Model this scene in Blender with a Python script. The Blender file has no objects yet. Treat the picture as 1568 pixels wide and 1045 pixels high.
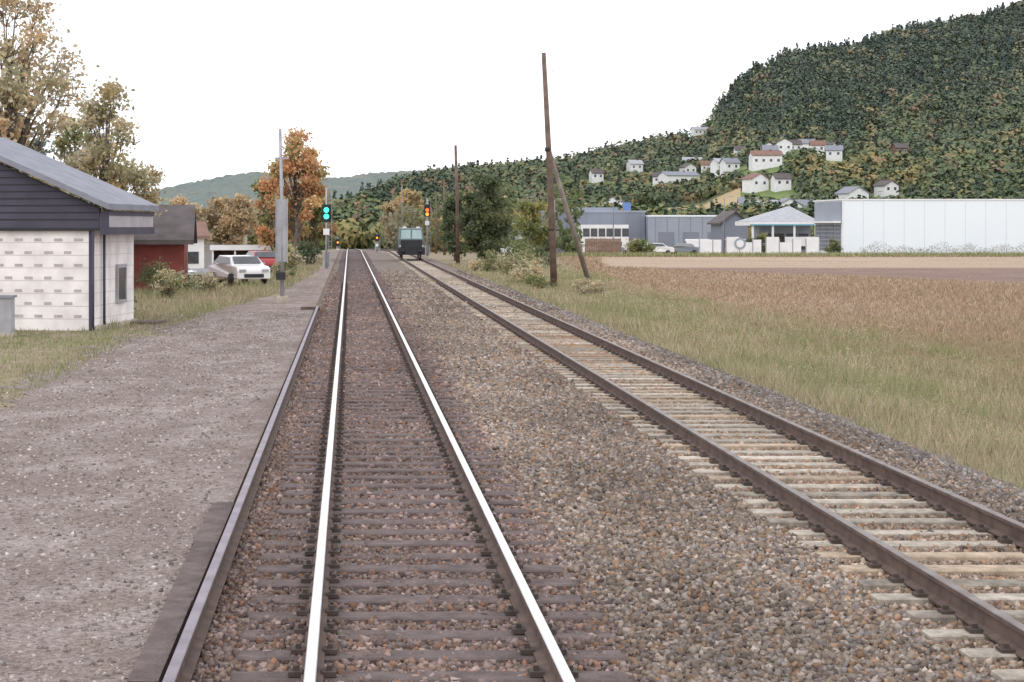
import bpy, math, random
import numpy as np
random.seed(4); rng=np.random.default_rng(7)
S=bpy.context.scene
COL=S.collection
# ------------------------------------------------------------------ materials
def newmat(name):
    m=bpy.data.materials.new(name); m.use_nodes=True
    nt=m.node_tree; b=nt.nodes['Principled BSDF']
    return m,nt,b
def mat(name,c1,c2=None,scale=3.0,rough=.8,metal=0,bump=0,bscale=None,detail=6,lo=.35,hi=.65,spec=.3):
    m,nt,b=newmat(name)
    b.inputs['Roughness'].default_value=rough; b.inputs['Metallic'].default_value=metal
    b.inputs['Specular IOR Level'].default_value=spec
    if c2 is None: c2=tuple(c*.75 for c in c1)
    tc=nt.nodes.new('ShaderNodeTexCoord')
    n=nt.nodes.new('ShaderNodeTexNoise'); n.inputs['Scale'].default_value=scale; n.inputs['Detail'].default_value=detail
    nt.links.new(tc.outputs['Object'],n.inputs['Vector'])
    r=nt.nodes.new('ShaderNodeValToRGB')
    r.color_ramp.elements[0].position=lo; r.color_ramp.elements[0].color=(*c1,1)
    r.color_ramp.elements[1].position=hi; r.color_ramp.elements[1].color=(*c2,1)
    nt.links.new(n.outputs['Fac'],r.inputs['Fac']); nt.links.new(r.outputs['Color'],b.inputs['Base Color'])
    if bump:
        n2=nt.nodes.new('ShaderNodeTexNoise'); n2.inputs['Scale'].default_value=bscale or scale*4; n2.inputs['Detail'].default_value=8
        nt.links.new(tc.outputs['Object'],n2.inputs['Vector'])
        bp=nt.nodes.new('ShaderNodeBump'); bp.inputs['Strength'].default_value=bump; bp.inputs['Distance'].default_value=.05
        nt.links.new(n2.outputs['Fac'],bp.inputs['Height']); nt.links.new(bp.outputs['Normal'],b.inputs['Normal'])
    return m
def attrmat(name,rough=.8,transl=0.0,spec=.15):
    m,nt,b=newmat(name)
    a=nt.nodes.new('ShaderNodeAttribute'); a.attribute_name='Col'
    nt.links.new(a.outputs['Color'],b.inputs['Base Color']); b.inputs['Roughness'].default_value=rough
    b.inputs['Specular IOR Level'].default_value=spec
    if transl:
        t=nt.nodes.new('ShaderNodeBsdfTranslucent'); nt.links.new(a.outputs['Color'],t.inputs['Color'])
        mx=nt.nodes.new('ShaderNodeMixShader'); mx.inputs[0].default_value=transl
        out=nt.nodes['Material Output']
        nt.links.new(b.outputs[0],mx.inputs[1]); nt.links.new(t.outputs[0],mx.inputs[2]); nt.links.new(mx.outputs[0],out.inputs['Surface'])
    return m
M_leaf=attrmat('leaves',.7,.4)
M_hilltree=attrmat('hill_leaves',.95,0,.0)
M_grass=attrmat('grass_blades',.8,.4)
M_stone=attrmat('stones',.85,0,.25)
M_slp=attrmat('sleeper_concrete',.9,0,.2)
M_bark=mat('bark',(.13,.11,.09),(.20,.17,.14),4,.9,bump=.5)
M_pole=mat('old_pole_wood',(.12,.08,.065),(.2,.15,.12),2,.9,bump=.3)
M_polegrey=mat('grey_pole_wood',(.30,.26,.23),(.2,.17,.15),2,.9)
M_galv=mat('galvanised',(.42,.42,.44),(.32,.32,.34),3,.5,.3)
M_polish=mat('polished_rail',(.86,.85,.86),(.70,.69,.70),2,.33,1.0)
M_rust=mat('rusty_rail_side',(.16,.11,.09),(.095,.068,.06),6,.85)
M_dull=mat('dull_rail_top',(.24,.21,.20),(.15,.12,.11),3,.5,.4)
M_greyrail=mat('grey_rail_top',(.27,.24,.28),(.18,.155,.18),3,.5,.3)
M_timber=mat('sleeper_timber',(.175,.135,.13),(.105,.08,.077),5,.9,bump=.6,bscale=30)
M_conc=mat('cast_concrete',(.52,.46,.38),(.32,.27,.22),1.7,.9,bump=.2,bscale=40,lo=.42,hi=.72)
M_plate=mat('clip_steel',(.11,.08,.07),(.06,.05,.045),8,.8)
M_white=mat('white_paint',(.80,.80,.81),(.72,.72,.73),1,.6)
M_dark=mat('dark_glass',(.05,.055,.065),(.08,.085,.095),2,.15,spec=.6)
M_black=mat('black_paint',(.025,.025,.028),(.035,.035,.038),2,.6)
M_red=mat('red_wall',(.27,.07,.06),(.20,.055,.05),2,.8)
M_slate=mat('slate_siding',(.085,.078,.11),(.062,.058,.082),1,.7)
M_roofd=mat('dark_roof',(.095,.082,.082),(.14,.12,.12),1.5,.8,bump=.2)
M_roofg=mat('grey_roof',(.20,.21,.25),(.26,.27,.31),2,.7)
M_roofl=mat('light_grey_roof',(.42,.43,.46),(.35,.36,.39),2,.7)
M_roofr=mat('brown_red_roof',(.26,.15,.12),(.19,.12,.10),1,.8)
M_bgrey=mat('blue_grey_cladding',(.28,.31,.37),(.32,.35,.41),.3,.6)
M_bgreyd=mat('dark_blue_grey_cladding',(.19,.21,.26),(.22,.24,.29),.3,.6)
M_panel=mat('white_blue_panel',(.80,.86,.90),(.76,.82,.87),.1,.55)
M_seam=mat('panel_seam',(.62,.70,.77),(.58,.66,.73),1,.6)
M_seamd=mat('cladding_seam',(.20,.22,.27),(.17,.19,.24),1,.6)
M_wood=mat('brown_wood',(.26,.17,.12),(.18,.12,.09),3,.85)
M_teal=mat('teal_trim',(.08,.30,.38),(.10,.33,.4),1,.6)
# ------------------------------------------------------------------ helpers
def link(o,parent=None):
    COL.objects.link(o)
    if parent: o.parent=parent
    return o
def empty(name,loc=(0,0,0),rz=0):
    e=bpy.data.objects.new(name,None); e.empty_display_size=.3; e.location=loc; e.rotation_euler=(0,0,rz); COL.objects.link(e); return e
def mesh(name,v,f,m,parent=None,smooth=False,mi=None):
    me=bpy.data.meshes.new(name); me.from_pydata([tuple(map(float,p)) for p in v],[],f)
    ms=m if isinstance(m,(list,tuple)) else [m]
    for x in ms: me.materials.append(x)
    if mi is not None: me.polygons.foreach_set('material_index',mi)
    if smooth: me.polygons.foreach_set('use_smooth',[True]*len(me.polygons))
    me.update()
    return link(bpy.data.objects.new(name,me),parent)
BF=[(0,3,2,1),(4,5,6,7),(0,1,5,4),(1,2,6,5),(2,3,7,6),(3,0,4,7)]
def boxes(name,L,m,parent=None):
    v=[];f=[]
    for (x0,x1,y0,y1,z0,z1) in L:
        b=len(v); v+=[(x0,y0,z0),(x1,y0,z0),(x1,y1,z0),(x0,y1,z0),(x0,y0,z1),(x1,y0,z1),(x1,y1,z1),(x0,y1,z1)]
        f+=[tuple(i+b for i in q) for q in BF]
    return mesh(name,v,f,m,parent)
def tube(acc,pts,rad,n=7):
    v,f=acc; b=len(v); pts=[np.array(p,float) for p in pts]
    for i,p in enumerate(pts):
        d=pts[min(i+1,len(pts)-1)]-pts[max(i-1,0)]; d=d/(np.linalg.norm(d)+1e-9)
        a=np.array([1,0,0]) if abs(d[0])<.8 else np.array([0,1,0])
        u=np.cross(d,a); u/=np.linalg.norm(u); w=np.cross(d,u)
        for k in range(n):
            t=2*math.pi*k/n; v.append(p+rad[i]*(math.cos(t)*u+math.sin(t)*w))
    for i in range(len(pts)-1):
        for k in range(n):
            f.append((b+i*n+k,b+i*n+(k+1)%n,b+(i+1)*n+(k+1)%n,b+(i+1)*n+k))
    f.append(tuple(b+k for k in range(n))[::-1]); f.append(tuple(b+(len(pts)-1)*n+k for k in range(n)))
def tubes(name,L,m,parent=None,n=8):
    acc=([],[])
    for pts,rad in L: tube(acc,pts,rad,n)
    return mesh(name,acc[0],acc[1],m,parent,True)
def npmesh(name,V,nper,faces_t,C,m,parent=None):
    N=V.shape[0]; ft=np.array(faces_t); k=ft.shape[1]
    me=bpy.data.meshes.new(name)
    me.vertices.add(N*nper); me.vertices.foreach_set('co',V.reshape(-1).astype(np.float32))
    F=(np.arange(N)[:,None,None]*nper+ft[None]).reshape(-1).astype(np.int32)
    nf=N*ft.shape[0]
    me.loops.add(nf*k); me.loops.foreach_set('vertex_index',F)
    me.polygons.add(nf); me.polygons.foreach_set('loop_start',(np.arange(nf)*k).astype(np.int32))
    me.update(calc_edges=True)
    a=me.color_attributes.new('Col','FLOAT_COLOR','POINT')
    cc=np.ones((N,nper,4),np.float32); cc[:,:,:3]=C[:,None,:]
    a.data.foreach_set('color',cc.reshape(-1))
    me.materials.append(m); me.validate()
    return link(bpy.data.objects.new(name,me),parent)
def norm(a): return a/(np.linalg.norm(a,axis=-1,keepdims=True)+1e-9)
def quads(name,P,size,C,m,parent=None,outward=None,jit=1.0,asp=.6):
    N=len(P); r=rng.normal(size=(N,3)); n=norm(r) if outward is None else norm(outward+jit*norm(r))
    u=norm(np.cross(n,norm(rng.normal(size=(N,3))))); v=np.cross(n,u)
    s=size[:,None]
    V=np.stack([P-u*s,P-v*s*asp,P+u*s,P+v*s*asp],1)
    return npmesh(name,V,4,[(0,1,2,3)],C,m,parent)
def blades(name,P,h,w,C,m,lean=.35,parent=None):
    N=len(P); a=rng.uniform(0,2*np.pi,N); u=np.stack([np.cos(a),np.sin(a),0*a],1)
    l=np.clip(rng.normal(size=(N,2)),-1.8,1.8)*lean
    top=P+np.stack([l[:,0]*h,l[:,1]*h,h],1)
    V=np.stack([P-u*w[:,None],P+u*w[:,None],top],1)
    return npmesh(name,V,3,[(0,1,2)],C,m,parent)
def pick(pal,N,j=.18):
    p=np.array(pal); c=p[rng.integers(0,len(p),N)]; return np.clip(c*(1+j*rng.normal(size=(N,1))),.005,.9)
def sm(t): t=np.clip(t,0,1); return t*t*(3-2*t)
# ------------------------------------------------------------------ terrain
def drop(y): return -.011*np.clip(np.asarray(y,float)-200,0,1300)
def gz(x,y):
    x=np.asarray(x,float); y=np.asarray(y,float)
    left=-.12-.08*np.clip((-x-1.2)/4,0,1)-1.3*sm((y-70)/50)*sm((-x-4)/6)
    right=-.25-.36*np.clip((x-7)/1.1,0,1)
    return np.where(x<-1.1,left,right)+drop(y)
def grid(name,xs,ys,zf,m,jx=None):
    v=[];f=[];nx=len(xs)
    for j,y in enumerate(ys):
        for i,x in enumerate(xs):
            xx=x
            if jx: xx=x+jx(i,j,nx,y)
            v.append((xx,y,float(zf(xx,y))))
    for j in range(len(ys)-1):
        for i in range(nx-1):
            a=j*nx+i; f.append((a,a+1,a+nx+1,a+nx))
    return mesh(name,v,f,m,None,True)
def groundmat(name,cols,scales,bump=.6,bscale=12,vor=None,stretch=None):
    m,nt,b=newmat(name); b.inputs['Roughness'].default_value=.95; b.inputs['Specular IOR Level'].default_value=.1
    g=nt.nodes.new('ShaderNodeNewGeometry'); prev=None; pos=g.outputs['Position']
    if stretch:
        vm=nt.nodes.new('ShaderNodeVectorMath'); vm.operation='MULTIPLY'; vm.inputs[1].default_value=stretch
        nt.links.new(pos,vm.inputs[0]); spos=vm.outputs[0]
    else: spos=pos
    for i,c in enumerate(cols):
        if i==0:
            rgb=nt.nodes.new('ShaderNodeRGB'); rgb.outputs[0].default_value=(*c,1); prev=rgb.outputs[0]; continue
        n=nt.nodes.new('ShaderNodeTexNoise'); n.inputs['Scale'].default_value=scales[i-1]; n.inputs['Detail'].default_value=9; n.inputs['Roughness'].default_value=.68
        nt.links.new(spos,n.inputs['Vector'])
        mr=nt.nodes.new('ShaderNodeMapRange'); mr.inputs[1].default_value=.42; mr.inputs[2].default_value=.62
        nt.links.new(n.outputs['Fac'],mr.inputs[0])
        mx=nt.nodes.new('ShaderNodeMix'); mx.data_type='RGBA'; mx.inputs[7].default_value=(*c,1)
        nt.links.new(mr.outputs[0],mx.inputs[0]); nt.links.new(prev,mx.inputs[6]); prev=mx.outputs[2]
    if vor:
        vs,amt=vor
        vo=nt.nodes.new('ShaderNodeTexVoronoi'); vo.inputs['Scale'].default_value=vs
        nt.links.new(pos,vo.inputs['Vector'])
        sx=nt.nodes.new('ShaderNodeSeparateColor'); nt.links.new(vo.outputs['Color'],sx.inputs[0])
        mr=nt.nodes.new('ShaderNodeMapRange'); mr.inputs[3].default_value=1-amt; mr.inputs[4].default_value=1+amt
        nt.links.new(sx.outputs[0],mr.inputs[0])
        vm=nt.nodes.new('ShaderNodeVectorMath'); vm.operation='SCALE'
        nt.links.new(prev,vm.inputs[0]); nt.links.new(mr.outputs[0],vm.inputs['Scale']); prev=vm.outputs[0]
        bp=nt.nodes.new('ShaderNodeBump'); bp.inputs['Strength'].default_value=bump; bp.inputs['Distance'].default_value=.03; bp.invert=True
        nt.links.new(vo.outputs['Distance'],bp.inputs['Height'])
    else:
        n2=nt.nodes.new('ShaderNodeTexNoise'); n2.inputs['Scale'].default_value=bscale; n2.inputs['Detail'].default_value=8
        nt.links.new(pos,n2.inputs['Vector'])
        bp=nt.nodes.new('ShaderNodeBump'); bp.inputs['Strength'].default_value=bump; bp.inputs['Distance'].default_value=.06
        nt.links.new(n2.outputs['Fac'],bp.inputs['Height'])
    nt.links.new(bp.outputs['Normal'],b.inputs['Normal'])
    nt.links.new(prev,b.inputs['Base Color'])
    return m
M_ground=groundmat('verge_ground',[(.26,.21,.14),(.18,.18,.09),(.31,.25,.19)],[.35,1.7])
M_ballast=groundmat('ballast_bed',[(.205,.17,.15),(.17,.145,.13),(.25,.21,.18)],[.5,2.0],.9,vor=(24,.4))
M_yard=groundmat('yard_gravel',[(.255,.21,.195),(.16,.132,.12),(.34,.295,.28),(.22,.175,.155)],[.30,.75,2.4],.5,vor=(34,.3),stretch=(1,.55,1))
M_field=groundmat('stubble_field',[(.33,.23,.165),(.25,.18,.13),(.40,.30,.225)],[.08,1.0],.7,6,stretch=(.5,1.5,1))
M_plough=groundmat('ploughed_soil',[(.22,.15,.13),(.16,.115,.10),(.28,.2,.16)],[.2,.6],.8,5,stretch=(.3,1.6,1))
M_pale=groundmat('pale_stubble',[(.45,.35,.27),(.33,.26,.20),(.39,.29,.20)],[.12,.5],.6,5,stretch=(.3,2,1))
M_hill=groundmat('hill_floor',[(.12,.145,.085),(.17,.185,.10)],[.02],.3,.3)
M_farhill=groundmat('far_hill_forest',[(.17,.205,.19),(.22,.22,.185),(.14,.175,.165)],[.012,.05],.8,.06)  # aerial haze put into the base colours, paler and bluish
M_tanfield=groundmat('tan_hill_field',[(.45,.34,.21),(.38,.31,.18)],[.05],.2,.5)
M_garden=groundmat('garden_lawn',[(.18,.23,.09),(.13,.17,.07)],[.08],.2,.5)
xs=[-3500,-1200,-500,-250,-120,-70,-45,-34,-27,-22,-18,-15,-12.5,-10.5,-9,-7.5,-6,-5,-4,-3,-2,-1.2,-1.05,3,7,7.4,8.1,9,10,12,15,20,30,50,80,130,250,500,1200,3500]
ys=list(range(-60,250,5))+[260,280,300,340,380,420,500,700,1000,1500,2500,4500]
grid('ground',xs,ys,lambda x,y:gz(x,y)-(0.06 if -1.05<=x<=7 else 0),M_ground)
def zb(x,y):
    z=-.215
    if x>2.9: z=-.225
    if x>7.1: z=-.24-.36*(x-7.1)/1.05
    if x>8.1: z=-.64
    return z+float(drop(y))+.008*math.sin(x*3.1+y*1.7)
yb=list(np.arange(-6,60,.6))+list(range(60,200,4))+list(range(200,900,20))
grid('railway_ballast',[-1.12,-.9,-.5,0,.5,1,1.5,2,2.5,3,3.5,4,4.5,5,5.5,6,6.5,7,7.4,7.8,8.2],yb,zb,M_ballast,
     lambda i,j,n,y:(.25*math.sin(y*1.3)+.2*math.sin(y*3.7+1)+.15*random.random()) if i==n-1 else 0)
def yl(y): return np.interp(y,[-6,44,56,75,110,250],[-6.0,-5.7,-5.0,-3.2,-2.2,-1.9])
v=[];f=[]
yy=list(np.arange(-6,70,.5))+list(range(70,250,4))
for j,y in enumerate(yy):
    l=yl(y)+.3*math.sin(y*.7)+.25*math.sin(y*2.3)+.4*random.uniform(-1,1)
    for i in range(7):
        x=l+(-1.15-l)*i/6; v.append((x,y,float(gz(x,y))+.006))
for j in range(len(yy)-1):
    for i in range(6):
        a=j*7+i; f.append((a,a+1,a+8,a+7))
mesh('gravel_yard',v,f,M_yard,None,True)
def fx(y): return float(np.interp(y,[-10,40,94,170,196],[13.0,13.2,13.6,20,23]))
def fieldsheet(name,y0,y1,step,xl,xr,dz,m):
    v=[];f=[];Y=list(np.arange(y0,y1+.1,step))
    for y in Y:
        l=xl(y)+random.uniform(-.3,.3)
        for t in (0,.1,.3,.6,1): 
            x=l+(xr-l)*t; v.append((x,y,float(gz(x,y))+dz))
    for j in range(len(Y)-1):
        for i in range(4):
            a=j*5+i; f.append((a,a+1,a+6,a+5))
    mesh(name,v,f,m,None,True)
fieldsheet('farm_field',-10,196,3,fx,170,.02,M_field)
fieldsheet('ploughed_strip',92,142,3,lambda y:max(fx(y)+6,np.interp(y,[92,142],[42,22])),170,.03,M_plough)
fieldsheet('pale_stubble_strip',142,190,3,lambda y:fx(y)+3,170,.03,M_pale)
# ------------------------------------------------------------------ hills
SKX=[(x-535)/2800 for x in (440,500,560,600,640,700,760,850,950,1040,1078,1100,1125,1150,1200,1300,1400,1500,1568,1700,2000,2600)]
SKE=[(347-y)/2800 for y in (350,335,308,293,281,274,269,256,232,218,208,174,142,118,89,76,48,30,10,-4,-14,40)]
D1X=[(x-535)/2800 for x in (440,560,1090,1568,2600)]; D1V=[800,900,1200,1500,1600]
D0=420.; E0=-.0136
def e1(s): return np.interp(s,SKX,SKE)
def d1(s): return np.interp(s,D1X,D1V)
def hz(X,Y):
    X=np.asarray(X,float);Y=np.asarray(Y,float)
    s=X/Y; t=(Y-D0)/(d1(s)-D0)
    e=E0+(e1(s)-E0)*np.clip(t,0,1)
    z=2.62+e*Y
    z=np.where(t>1,2.62+e1(s)*d1(s)-(t-1)*120,z)
    w=sm(t*4)*sm((1.05-t)*4)
    return z+w*3.5*(np.sin(X*.021+Y*.013)+np.sin(Y*.031-X*.017)*.7)
v=[];f=[]
ss=np.linspace((400-535)/2800,(2600-535)/2800,150); tt=np.linspace(-.02,1.5,90)
for t in tt:
    for s in ss:
        Y=D0+(d1(s)-D0)*t; X=s*Y; v.append((X,Y,float(hz(X,Y))-(.5 if t<0 else 0)))
n=len(ss)
for j in range(len(tt)-1):
    for i in range(n-1):
        a=j*n+i; f.append((a,a+1,a+n+1,a+n))
mesh('wooded_hill',v,f,M_hill,None,True)
FX=[(x-535)/2800 for x in (-900,-300,0,150,240,300,350,400,450,520,600,700,900,1100)]
FE=[(347-y)/2800 for y in (245,268,292,298,296,281,270,266,268,269,262,260,270,295)]
v=[];f=[];ss=np.linspace(FX[0],FX[-1],420);tt=np.linspace(0,1.3,50)
for t in tt:
    for s in ss:
        Y=1500+900*t; e=-.012+(np.interp(s,FX,FE)+.012)*min(1,t)
        z=2.62+e*(Y if t<=1 else 2400)-(max(0,t-1))*300+ (0 if t<.05 else 2.5*math.sin(s*40+t*5)+1.2*math.sin(s*110+t*13)+3.5*random.random())
        v.append((s*Y,Y,z))
n=len(ss)
for j in range(len(tt)-1):
    for i in range(n-1):
        a=j*n+i; f.append((a,a+1,a+n+1,a+n))
mesh('distant_hill',v,f,M_farhill,None,True)
def house(name,X,Y,z,w,d,h,rh,rot,wall,roof,axis='x',floors=1,trim=M_white,base=2,nw=None,ws=.5,chim=True):
    e=empty(name,(X,Y,z),rot)
    w2,d2=w/2,d/2
    if axis=='x':
        V=[(-w2,-d2,-base),(w2,-d2,-base),(w2,d2,-base),(-w2,d2,-base),(-w2,-d2,h),(w2,-d2,h),(w2,d2,h),(-w2,d2,h),(-w2,0,h+rh),(w2,0,h+rh)]
        F=[(0,1,5,4),(1,2,6,9,5),(2,3,7,6),(3,0,4,8,7)]
        o=.45; k=rh/d2
        R=[]
        for sg in(-1,1):
            R+=[(-w2-o,sg*(d2+o),h-k*o+.05),(w2+o,sg*(d2+o),h-k*o+.05),(w2+o,0,h+rh+.05),(-w2-o,0,h+rh+.05)]
            R+=[(a,b,c+.22) for a,b,c in R[-4:]]
    else:
        V=[(-w2,-d2,-base),(w2,-d2,-base),(w2,d2,-base),(-w2,d2,-base),(-w2,-d2,h),(w2,-d2,h),(w2,d2,h),(-w2,d2,h),(0,-d2,h+rh),(0,d2,h+rh)]
        F=[(0,1,5,8,4),(1,2,6,5),(2,3,7,9,6),(3,0,4,7)]
        o=.45; k=rh/w2; R=[]
        for sg in(-1,1):
            R+=[(sg*(w2+o),-d2-o,h-k*o+.05),(sg*(w2+o),d2+o,h-k*o+.05),(0,d2+o,h+rh+.05),(0,-d2-o,h+rh+.05)]
            R+=[(a,b,c+.22) for a,b,c in R[-4:]]
    mesh('walls',V,F,wall,e)
    RF=[]
    for b in (0,8): RF+=[tuple(i+b for i in q) for q in BF]
    mesh('roof',R,RF,roof,e)
    L=[];T=[]
    nw=nw or max(2,int(w/2.6))
    for fl in range(floors):
        zz=.9+fl*2.7
        if zz+1.2>h+.1: break
        for i in range(nw):
            cx=-w2+w*(i+.5)/nw
            L.append((cx-ws,cx+ws,-d2-.05,-d2-.02,zz,zz+ws*2.2)); T.append((cx-ws-.1,cx+ws+.1,-d2-.02,-d2-.003,zz-.1,zz+ws*2.2+.1))
    boxes('windows',L,M_dark,e); boxes('window_frames',T,trim,e)
    boxes('door',[(w2+.003,w2+.04,-.5,.5,0,2.1)],M_wood,e)
    if chim: boxes('chimney',[(w*.15,w*.15+.6,-.3,.3,h+rh*.5,h+rh+.7)],M_roofd,e)
    return e
HH=[(.180,823,16,4.6,'x',M_white,M_roofg,2),(.204,812,9,3.4,'x',M_white,M_roofl,1),(.2275,745,12,3.6,'x',M_white,M_roofr,1),
(.1875,1004,10,3.2,'x',M_white,M_roofl,1),(.2375,795,6.5,3.4,'y',M_white,M_roofd,1),(.25,842,7,4.2,'x',M_white,M_roofg,1),(.263,853,6.5,3.6,'y',M_white,M_roofd,1),
(.236,694,6.5,3,'x',M_white,M_roofd,1),(.1446,695,8,3.2,'y',M_white,M_roofd,1),(.249,631,7,3,'x',M_white,M_roofg,1),(.275,657,8,3.4,'y',M_white,M_roofg,1),
(.2936,674,6,2.6,'y',M_white,M_roofd,1),(.119,1015,6,3,'x',M_white,M_roofr,1),(.239,574,7.5,3.4,'y',M_white,M_roofg,1),(.192,1174,11,3,'x',M_white,M_roofl,1),
(.089,660,6,3.2,'x',M_white,M_roofd,1),(.243,818,6,3,'x',M_white,M_roofd,1),(.222,700,7,3,'y',M_white,M_roofr,1),(.156,905,7,3,'x',M_white,M_roofl,1),
(.23,768,6,3,'x',M_white,M_roofg,1),(.301,800,6,3,'x',M_wood,M_roofd,1),(.214,880,6,3,'x',M_white,M_roofd,1),(.196,905,6.5,3,'x',M_white,M_roofr,1),
(.229,800,6,3,'y',M_white,M_roofd,1),(.257,880,6,3,'x',M_white,M_roofg,1),(.170,850,7,3,'x',M_white,M_roofd,1),(.135,870,6,3,'x',M_white,M_roofd,1),(.218,655,6.5,3,'x',M_white,M_roofg,1),
(.185,905,6,3,'y',M_white,M_roofd,1),(.208,770,7,3,'x',M_white,M_roofg,1),(.256,800,6,3,'x',M_white,M_roofr,1),(.265,760,6.5,3,'x',M_white,M_roofg,1),(.228,640,7,3,'x',M_white,M_roofl,1)]
hs=[]; LW=[[],[]]
for (s,D,w,h,ax,wl,rf,fl) in HH:
    X=s*D; z=float(hz(X,D)); hs.append((s,D,w))
    house('hillside_house',X,D,z+1.8,w,w*.6 if ax=='x' else w*1.1,h,1.7 if ax=='x' else w*.28,random.uniform(-.45,.45),wl,rf,ax,fl,base=6)
    b=len(LW[0]); r=w*.7+2
    for j in range(5):
        for i in range(7):
            a=X+(i-3)/3*r*(1-.2*abs(j-2)/2); c=D-16+j*5.5
            LW[0].append((a,c,float(hz(a,c))+.4))
    LW[1]+=[(b+j*7+i,b+j*7+i+1,b+j*7+i+8,b+j*7+i+7) for j in range(4) for i in range(6)]
mesh('hillside_lawns',LW[0],LW[1],M_garden,None,True)
v=[];f=[]
T=np.linspace(622,712,10);Q=np.linspace(.160,.214,20)
for D in T:
    for s in Q: v.append((s*D,D,float(hz(s*D,D))+.6))
for j in range(9):
    for i in range(19):
        a=j*20+i; f.append((a,a+1,a+21,a+20))
mesh('hill_meadow',v,f,M_tanfield,None,True)
def forest(name,B,h,w,typ,C,q,qs,m=M_hilltree,jit=.9,cv=.13):
    N=len(h); d=norm(rng.normal(size=(N,q,3))); 
    ph=rng.uniform(0,6.28,(N,1,3))
    lob=1+.25*np.sin(d[...,0]*4+ph[...,0])*np.sin(d[...,2]*5+ph[...,1])
    r=rng.uniform(.6,1.,(N,q))**.6*lob
    P=d*r[...,None]*np.stack([w/2,w/2,h*.45],1)[:,None,:]; P[...,2]+=(h*.52)[:,None]
    u=rng.uniform(0,1,(N,q))**1.4; a=rng.uniform(0,6.28,(N,q)); rr=(1-u)*(w/2)[:,None]*rng.uniform(.6,1.05,(N,q))*.8
    Pc=np.stack([rr*np.cos(a),rr*np.sin(a),(.08+u*.9)*h[:,None]],-1)
    oc=norm(np.stack([np.cos(a),np.sin(a),1.1+0*a],-1))
    O0=norm(d+np.array([0,-.15,.35]))
    tm=(typ==1)[:,None,None]
    P=np.where(tm,Pc,P)+B[:,None,:]; O=np.where(tm,oc,O0)
    CC=np.repeat(C[:,None,:],q,1)*(1+cv*rng.normal(size=(N,q,1)))
    sz=np.repeat(qs[:,None],q,1)*rng.uniform(.6,1.3,(N,q))*np.where(typ==1,.8,1.)[:,None]
    return quads(name,P.reshape(-1,3),sz.reshape(-1),np.clip(CC.reshape(-1,3),.01,.8),m,None,O.reshape(-1,3),jit,.7)
N=17500
s=rng.uniform((470-535)/2800,.44,N); D=np.sqrt(rng.uniform(430**2,1560**2,N))
t=(D-D0)/(d1(s)-D0); keep=(t<1.04)
for (a,Dh,w) in hs: keep&=~((np.abs(s*D-a*Dh*(D/Dh))<w*.55+3)&(D>Dh-20)&(D<Dh+8))
keep&=~((s>.158)&(s<.215)&(D>600)&(D<714))
s=s[keep];D=D[keep];t=t[keep];N=len(s);X=s*D;z=hz(X,D)
py=347-(z-2.62)/D*2800; px=535+s*2800
bound=np.interp(px,[600,1080,1190,1300,1568,1800],[150,150,240,215,120,90])
up=(py<bound+15*rng.normal(size=N)+12*np.sin(px*.03))
patch=np.sin(X*.03+1)*np.sin(D*.024)+.5*np.sin(X*.07+D*.05)
pc=np.where(up,.86,.22)+np.where(up,-.35,.28)*(patch>.55)
typ=(rng.uniform(size=N)<pc).astype(int)
h=np.where(typ==1,rng.uniform(7.,11.,N),rng.uniform(5.5,9.5,N)); w=np.where(typ==1,rng.uniform(6,8,N),rng.uniform(7,11,N))
allow=np.full(N,99.)
for (a,Dh,w_) in hs:
    k=(np.abs(s-a)*Dh<w_*.55+5)&(D<Dh)&(D>Dh-120)
    allow=np.where(k,np.minimum(allow,.085*(Dh-D)+2.6),allow)
k=(s>.158)&(s<.215)&(D<610)&(D>500); allow=np.where(k,np.minimum(allow,.05*(625-D)+2.),allow)
sc=np.clip(allow/h,.15,1); h=h*sc; w=w*np.maximum(sc,.5)
dark=pick([(.080,.110,.074),(.088,.118,.078),(.074,.102,.070),(.095,.123,.076)],N,.07)
light=pick([(.13,.165,.08),(.12,.155,.077),(.15,.18,.083),(.19,.195,.09),(.12,.15,.077),(.11,.14,.075),(.23,.21,.095),(.145,.165,.085),(.108,.138,.075)],N,.08)
ap=np.sin(X*.045+2)*np.sin(D*.03+X*.01)
yel=pick([(.29,.25,.10),(.26,.24,.105),(.30,.24,.11)],N,.1)
light=np.where((ap>.5)[:,None]&(rng.uniform(size=N)<.5)[:,None],yel,light)
orange=pick([(.27,.17,.10),(.29,.20,.10),(.24,.16,.10)],N,.1)
light=np.where((rng.uniform(size=N)<.03+.10*(patch>.6))[:,None],orange,light)
C=np.where((typ==1)[:,None],dark,light)
hazef=np.clip((D-350)/1500,0,.6)[:,None]; C=C*(1-hazef*.6)+np.array([.165,.19,.195])*hazef*.6  # painted aerial haze: tree colours fade to blue-grey with distance
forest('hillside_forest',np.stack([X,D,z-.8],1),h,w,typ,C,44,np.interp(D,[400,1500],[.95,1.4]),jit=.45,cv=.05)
def belt(name,items,q,qs):
    B=[];h=[];w=[];ty=[];C=[]
    for (x,y,hh,ww,tp,c) in items:
        B.append((x,y,float(gz(x,y))-.3));h.append(hh);w.append(ww);ty.append(tp);C.append(c)
    forest(name,np.array(B),np.array(h),np.array(w),np.array(ty),np.array(C),q,np.full(len(h),qs),M_leaf)
G=(.16,.19,.09);G2=(.21,.23,.10);YL=(.42,.34,.15);OR=(.42,.26,.14);BR=(.30,.24,.17);DG=(.11,.14,.085);PG=(.27,.26,.18)
it=[]
for i in range(60):
    y=random.uniform(320,420); x=random.uniform(14,90)
    it.append((x,y,random.uniform(4.5,7),random.uniform(6,9),0,random.choice([G,G2,G,YL,DG,BR])))
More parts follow.
